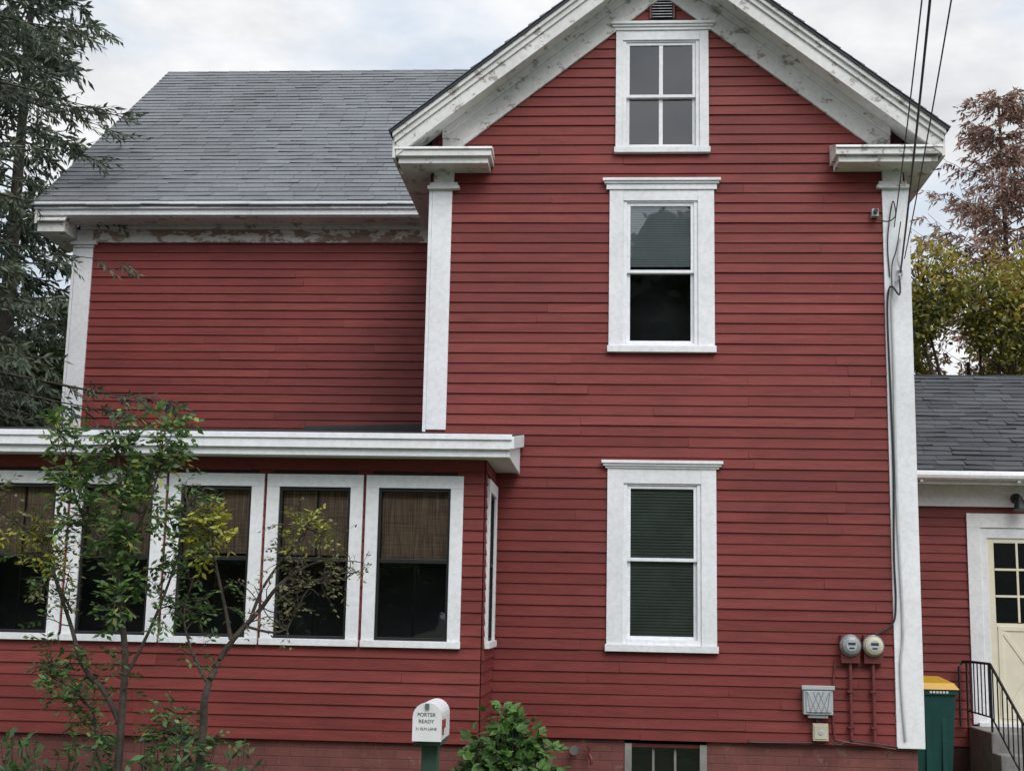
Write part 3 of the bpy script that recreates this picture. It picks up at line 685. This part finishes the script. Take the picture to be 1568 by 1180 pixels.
bs=MB()
for i in range(130):
    c=Vector((-.76,-1.45,.0)); an=R(0,6.28); r=R(0,1)**.5
    tip=c+Vector((math.cos(an)*.44*r,math.sin(an)*.33*r,.88-.50*r*r+R(-.16,.06)))
    if tip.x<-.82: tip.z-=.13
    if R(0,1)<.06: tip.z+=.14
    q=wob(c+Vector((math.cos(an)*.12*r,math.sin(an)*.1*r,0)),tip,5,.025); bs.tube(q,[.005,.005,.004,.003,.003,.002],'bark',4,cap=False)
    for j in range(2,6):
        for _ in range(2):
            d0=(rv()+Vector((0,-.3,.1))).normalized(); p0=q[j]+d0*R(.02,.06)
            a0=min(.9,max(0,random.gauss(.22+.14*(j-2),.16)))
            nn=(Vector((0,-.5,1))+rv()*.6).normalized(); sd0=d0.cross(nn).normalized()
            for wgt in (-1,0,1):
                d=(d0+sd0*wgt*1.0).normalized(); L=R(.055,.10)*(1.15 if wgt==0 else 1); W=L*R(.26,.34); sd=d.cross(nn).normalized()
                m1=p0+d*L*.4-nn*.005; tipp=p0+d*L-nn*.01; a=min(1,max(0,a0+R(-.08,.12)))
                bs.face([p0,p0+d*L*.25+sd*W,p0+d*L*.6+sd*W*.85,tipp,m1],'lf_bush',a); bs.face([p0,m1,tipp,p0+d*L*.6-sd*W*.85,p0+d*L*.25-sd*W],'lf_bush',max(0,a-.08))
bs.obj('leafy_bush')
lp=MB()
for i in range(240):
    x=R(-5,-2.3); p=Vector((x,R(-3.4,-2.6),0)); h=R(.3,.78)
    q=wob(p,p+Vector((R(-.1,.1),R(-.1,.1),h)),4,.02); lp.tube(q,.003,'bark',4,cap=False)
    for j in range(1,5):
        for _ in range(3): lp.leaf(q[j],(rv()+Vector((0,0,.2))).normalized(),(Vector((0,0,1))+rv()*.8).normalized(),R(.05,.1),R(.025,.045),'lf_sap',R(0,.6))
lp.obj('low_plants')

def conifer(name,base,H,z0,Lmax,nb,leafk,barkk,droop=.35,up=.15,seed=1,twl=.5,nl=9,taper=1.0,ln=.13,lw=.035,skip=.0,tr=.2,dens=9,ang=None):
    random.seed(seed)
    mb=MB(); base=Vector(base)
    mb.tube([base,base+Vector((.05,0,H*.4)),base+Vector((0,.05,H))],[tr,tr*.7,.02],barkk,10)
    for i in range(nb):
        t=(i+R(0,1))/nb; z=z0+(H-z0)*t; 
        L=Lmax*((1-t)**taper*.95+.05)*R(.5,1.15); an=R(0,2*math.pi)
        d=Vector((math.cos(an),math.sin(an),0)); p0=base+Vector((0,0,z)); pts=[]
        ns=9
        for j in range(ns+1):
            u=j/ns; pts.append(p0+d*L*u+Vector((0,0,L*(up*u-droop*u*u+.12*u**4)))+rv()*.02)
        mb.tube(pts,[max(.004,.03*L/3*(1-j/ns)) for j in range(ns+1)],barkk,4,cap=False)
        br=R(-.25,.25)
        nt=int(8+L*dens)
        for j in range(nt):
            u=R(.12,1); idx=u*ns; a=int(min(idx,ns-1)); p=pts[a].lerp(pts[a+1],idx-a)
            if R(0,1)<skip: continue
            sd=Vector((-d.y,d.x,0))*random.choice((-1,1))
            td=(sd*R(.4,1)+d*R(.5,1.1)+Vector((0,0,R(-.75,.12)))).normalized(); tl=twl*R(.4,1.1)*(1.15-u*.5)
            mb.tube([p,p+td*tl],[.004,.002],barkk,3,cap=False)
            for q in range(nl):
                s=(q+R(0,1))/nl; pp=p+td*tl*s+Vector((0,0,-.12*s*s*tl))
                dd=(td*.8+rv()*.75+Vector((0,0,-.35))).normalized()
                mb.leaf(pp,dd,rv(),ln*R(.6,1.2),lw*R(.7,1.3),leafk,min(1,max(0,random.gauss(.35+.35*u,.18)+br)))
    return mb.obj(name)
conifer('conifer_tree',(-8.45,1.3,0),14,3.6,3.7,270,'lf_con','bark2',seed=3,taper=.4,ln=.12,lw=.026,twl=.5,nl=13)
conifer('conifer_tree',(-10.2,9.5,0),14,1.0,3.4,150,'lf_con','bark2',seed=12,taper=.6,ln=.22,lw=.055,nl=7)
conifer('rusty_conifer_tree',(8.1,15,0),12.4,2,3.6,180,'lf_rust','bark2',droop=-.1,up=.35,seed=5,twl=.5,nl=9,ln=.16,lw=.04,skip=.05,taper=.7,tr=.12)
conifer('rusty_conifer_tree',(5.9,17,0),10.6,2,2.3,130,'lf_rust','bark2',droop=-.1,up=.35,seed=9,twl=.45,nl=8,ln=.16,lw=.04,skip=.1,taper=.7,tr=.1)
conifer('rusty_conifer_tree',(10.9,17,0),12.4,2,3.0,80,'lf_rust','bark2',droop=-.1,up=.35,seed=19,twl=.45,nl=7,ln=.18,lw=.045,skip=.1,taper=.7,tr=.1)

def broad(name,base,lobes,n,k,size=.12,trunk=.14,seed=2):
    random.seed(seed); mb=MB(); base=Vector(base)
    top=max(l[0][2] for l in lobes)
    mb.tube([base,base+Vector((.1,.1,top*.5)),base+Vector((0,0,top*.85))],[trunk,trunk*.7,trunk*.2],'bark2',8)
    vols=[l[1]**2 for l in lobes]; tot=sum(vols)
    for (c,r),v in zip(lobes,vols):
        c=base+Vector(c); mb.tube(wob(base+Vector((0,0,c.z*.5)),c,5,.1),[.06,.05,.04,.03,.02,.01],'bark2',5,cap=False)
        m=int(n*v/tot/14)
        for _ in range(m):
            cc=c+rv()*r*R(.25,1.05)**.6; mb.tube([c.lerp(cc,.4),cc],[.012,.004],'bark2',3,cap=False)
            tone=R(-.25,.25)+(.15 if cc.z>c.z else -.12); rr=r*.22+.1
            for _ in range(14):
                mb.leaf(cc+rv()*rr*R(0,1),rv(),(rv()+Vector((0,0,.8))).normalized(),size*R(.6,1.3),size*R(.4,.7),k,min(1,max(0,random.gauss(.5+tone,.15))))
    return mb.obj(name)
def lobs(w,zlo,zhi,n,r0,r1,dy=1.2):
    return [((R(-w,w),R(-dy,dy),R(zlo,zhi)),R(r0,r1)) for _ in range(n)]
random.seed(21)
broad('autumn_tree',(6.6,12.5,0),lobs(2.0,4.2,7.4,12,.6,1.0),22000,'lf_aut',.11,seed=4)
broad('autumn_tree',(10.2,13.5,0),lobs(2.0,4.0,7.6,8,.9,1.4),7000,'lf_aut',.16,seed=6)
broad('green_tree',(5.0,14.5,0),lobs(1.0,3.5,7.2,7,.6,.9),10000,'lf_back',.12,seed=14)
broad('green_tree',(-13.4,13,0),lobs(2.6,1.5,6.6,11,1.1,1.7),16000,'lf_back',.16,seed=8)
broad('green_tree',(-9.9,11,0),lobs(1.7,1.5,6.2,12,.8,1.2),18000,'lf_back',.13,seed=10)
def mass(name,xr,yr,hr,n,k,size,seed,lob=(1.5,2.8),nl=7,nf=130):
    random.seed(seed); mb=MB()
    for i in range(n):
        x=xr[0]+(xr[1]-xr[0])*(i+R(0,1))/n; y,h=R(*yr),R(*hr)
        mb.tube([(x,y,0),(x,y,h*.8)],[.18,.05],'bark2',5)
        for q in range(nl):
            c=Vector((x+R(-1.6,1.6)*(1.2-q/nl),y+R(-1.5,1.5),h*(.10+.82*(q+R(0,1))/nl))); r=R(*lob)*(1.15-.7*q/nl); tone=R(-.2,.2)
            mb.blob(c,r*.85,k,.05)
            for _ in range(nf):
                mb.leaf(c+rv()*r*R(.7,1.08),rv(),(rv()+Vector((0,0,.6))).normalized(),size*R(.6,1.3),size*R(.4,.8),k,min(1,max(0,random.gauss(.45+tone,.2))))
    return mb.obj(name)
mass('distant_trees',(-32,34),(24,34),(4.0,6.5),26,'lf_back',.35,31,nf=150)
mass('distant_trees',(-26,26),(-39,-35),(16,19.5),22,'lf_back',.4,32,(2.2,3.6),10,160)

g=MB(); g.face([(-250,-250,0),(250,-250,0),(250,250,0),(-250,250,0)],'grass'); g.obj('ground')
g=MB(); g.face([(-250,-22,.004),(250,-22,.004),(250,-9,.004),(-250,-9,.004)],'asph'); g.obj('road')
g=MB(); g.box(-120,120,-9.0,-8.85,0,.12,'conc'); g.box(-120,120,-8.6,-7.2,0,.03,'conc'); g.obj('sidewalk')

# ------------------------------------------------------------ sky + sun
sunv=Vector((.30,-.72,.80)).normalized()
el=math.asin(sunv.z); az=math.atan2(sunv.x,sunv.y)
w=bpy.data.worlds.new('World'); scene.world=w; w.use_nodes=True; nt=w.node_tree; bg=nt.nodes['Background']
sky=nt.nodes.new('ShaderNodeTexSky'); sky.sky_type='NISHITA'; sky.sun_disc=False; sky.sun_elevation=el; sky.sun_rotation=az; sky.air_density=1.2; sky.dust_density=2.0
tc=nt.nodes.new('ShaderNodeTexCoord')
mp=nt.nodes.new('ShaderNodeMapping'); mp.inputs['Scale'].default_value=(1.0,1.0,2.2); mp.inputs['Location'].default_value=(.95,.45,.1); nt.links.new(tc.outputs['Generated'],mp.inputs['Vector'])
n1=noise(nt,mp.outputs[0],3.2,6,.55)
mask=ramp(nt,n1,[(.38,.15),(.54,1)])
n2=noise(nt,mp.outputs[0],5.5,5,.6)
cl=ramp(nt,n2,[(.34,(6.0,6.1,6.35)),(.60,(8.3,8.35,8.45))])
blue=mix(nt,.8,sky.outputs[0],(5.4,6.5,7.9))
col=mix(nt,mask,blue,cl)
dp=nt.nodes.new('ShaderNodeVectorMath'); dp.operation='DOT_PRODUCT'; nt.links.new(tc.outputs['Generated'],dp.inputs[0]); dp.inputs[1].default_value=tuple(sunv)
mr=nt.nodes.new('ShaderNodeMapRange'); mr.inputs['From Min'].default_value=0; mr.inputs['From Max'].default_value=1; mr.inputs['To Min'].default_value=1; mr.inputs['To Max'].default_value=2.1
nt.links.new(dp.outputs['Value'],mr.inputs['Value'])
col=mix(nt,1,col,mr.outputs[0],'MULTIPLY')
nt.links.new(col,bg.inputs['Color']); bg.inputs['Strength'].default_value=.118
sl_=bpy.data.lights.new('sun','SUN'); sl_.energy=1.5; sl_.angle=math.radians(30); sl_.color=(1,.97,.93)
so=bpy.data.objects.new('sun',sl_); so.rotation_euler=(-sunv).to_track_quat('-Z','Y').to_euler(); so.location=(5,-10,20); scene.collection.objects.link(so)

# ------------------------------------------------------------ camera
psi=math.radians(4.07); th=math.radians(9.53); rho=.02
fwd=Vector((-math.sin(psi)*math.cos(th),math.cos(psi)*math.cos(th),math.sin(th))); rt=Vector((math.cos(psi),math.sin(psi),0)); up=rt.cross(fwd)
Xc=rt*math.cos(rho)+up*math.sin(rho); Yc=up*math.cos(rho)-rt*math.sin(rho); Zc=-fwd
cd=bpy.data.cameras.new('camera'); cam=bpy.data.objects.new('camera',cd); scene.collection.objects.link(cam)
mw=Matrix((Xc,Yc,Zc)).transposed().to_4x4(); mw.translation=Vector((0,-12.06,1.65)); cam.matrix_world=mw
cd.sensor_width=36; cd.lens=36*2050/1568; cd.clip_end=1000; cd.clip_start=.1
scene.camera=cam
scene.view_settings.view_transform='Standard'; scene.view_settings.look='None'; scene.view_settings.exposure=0
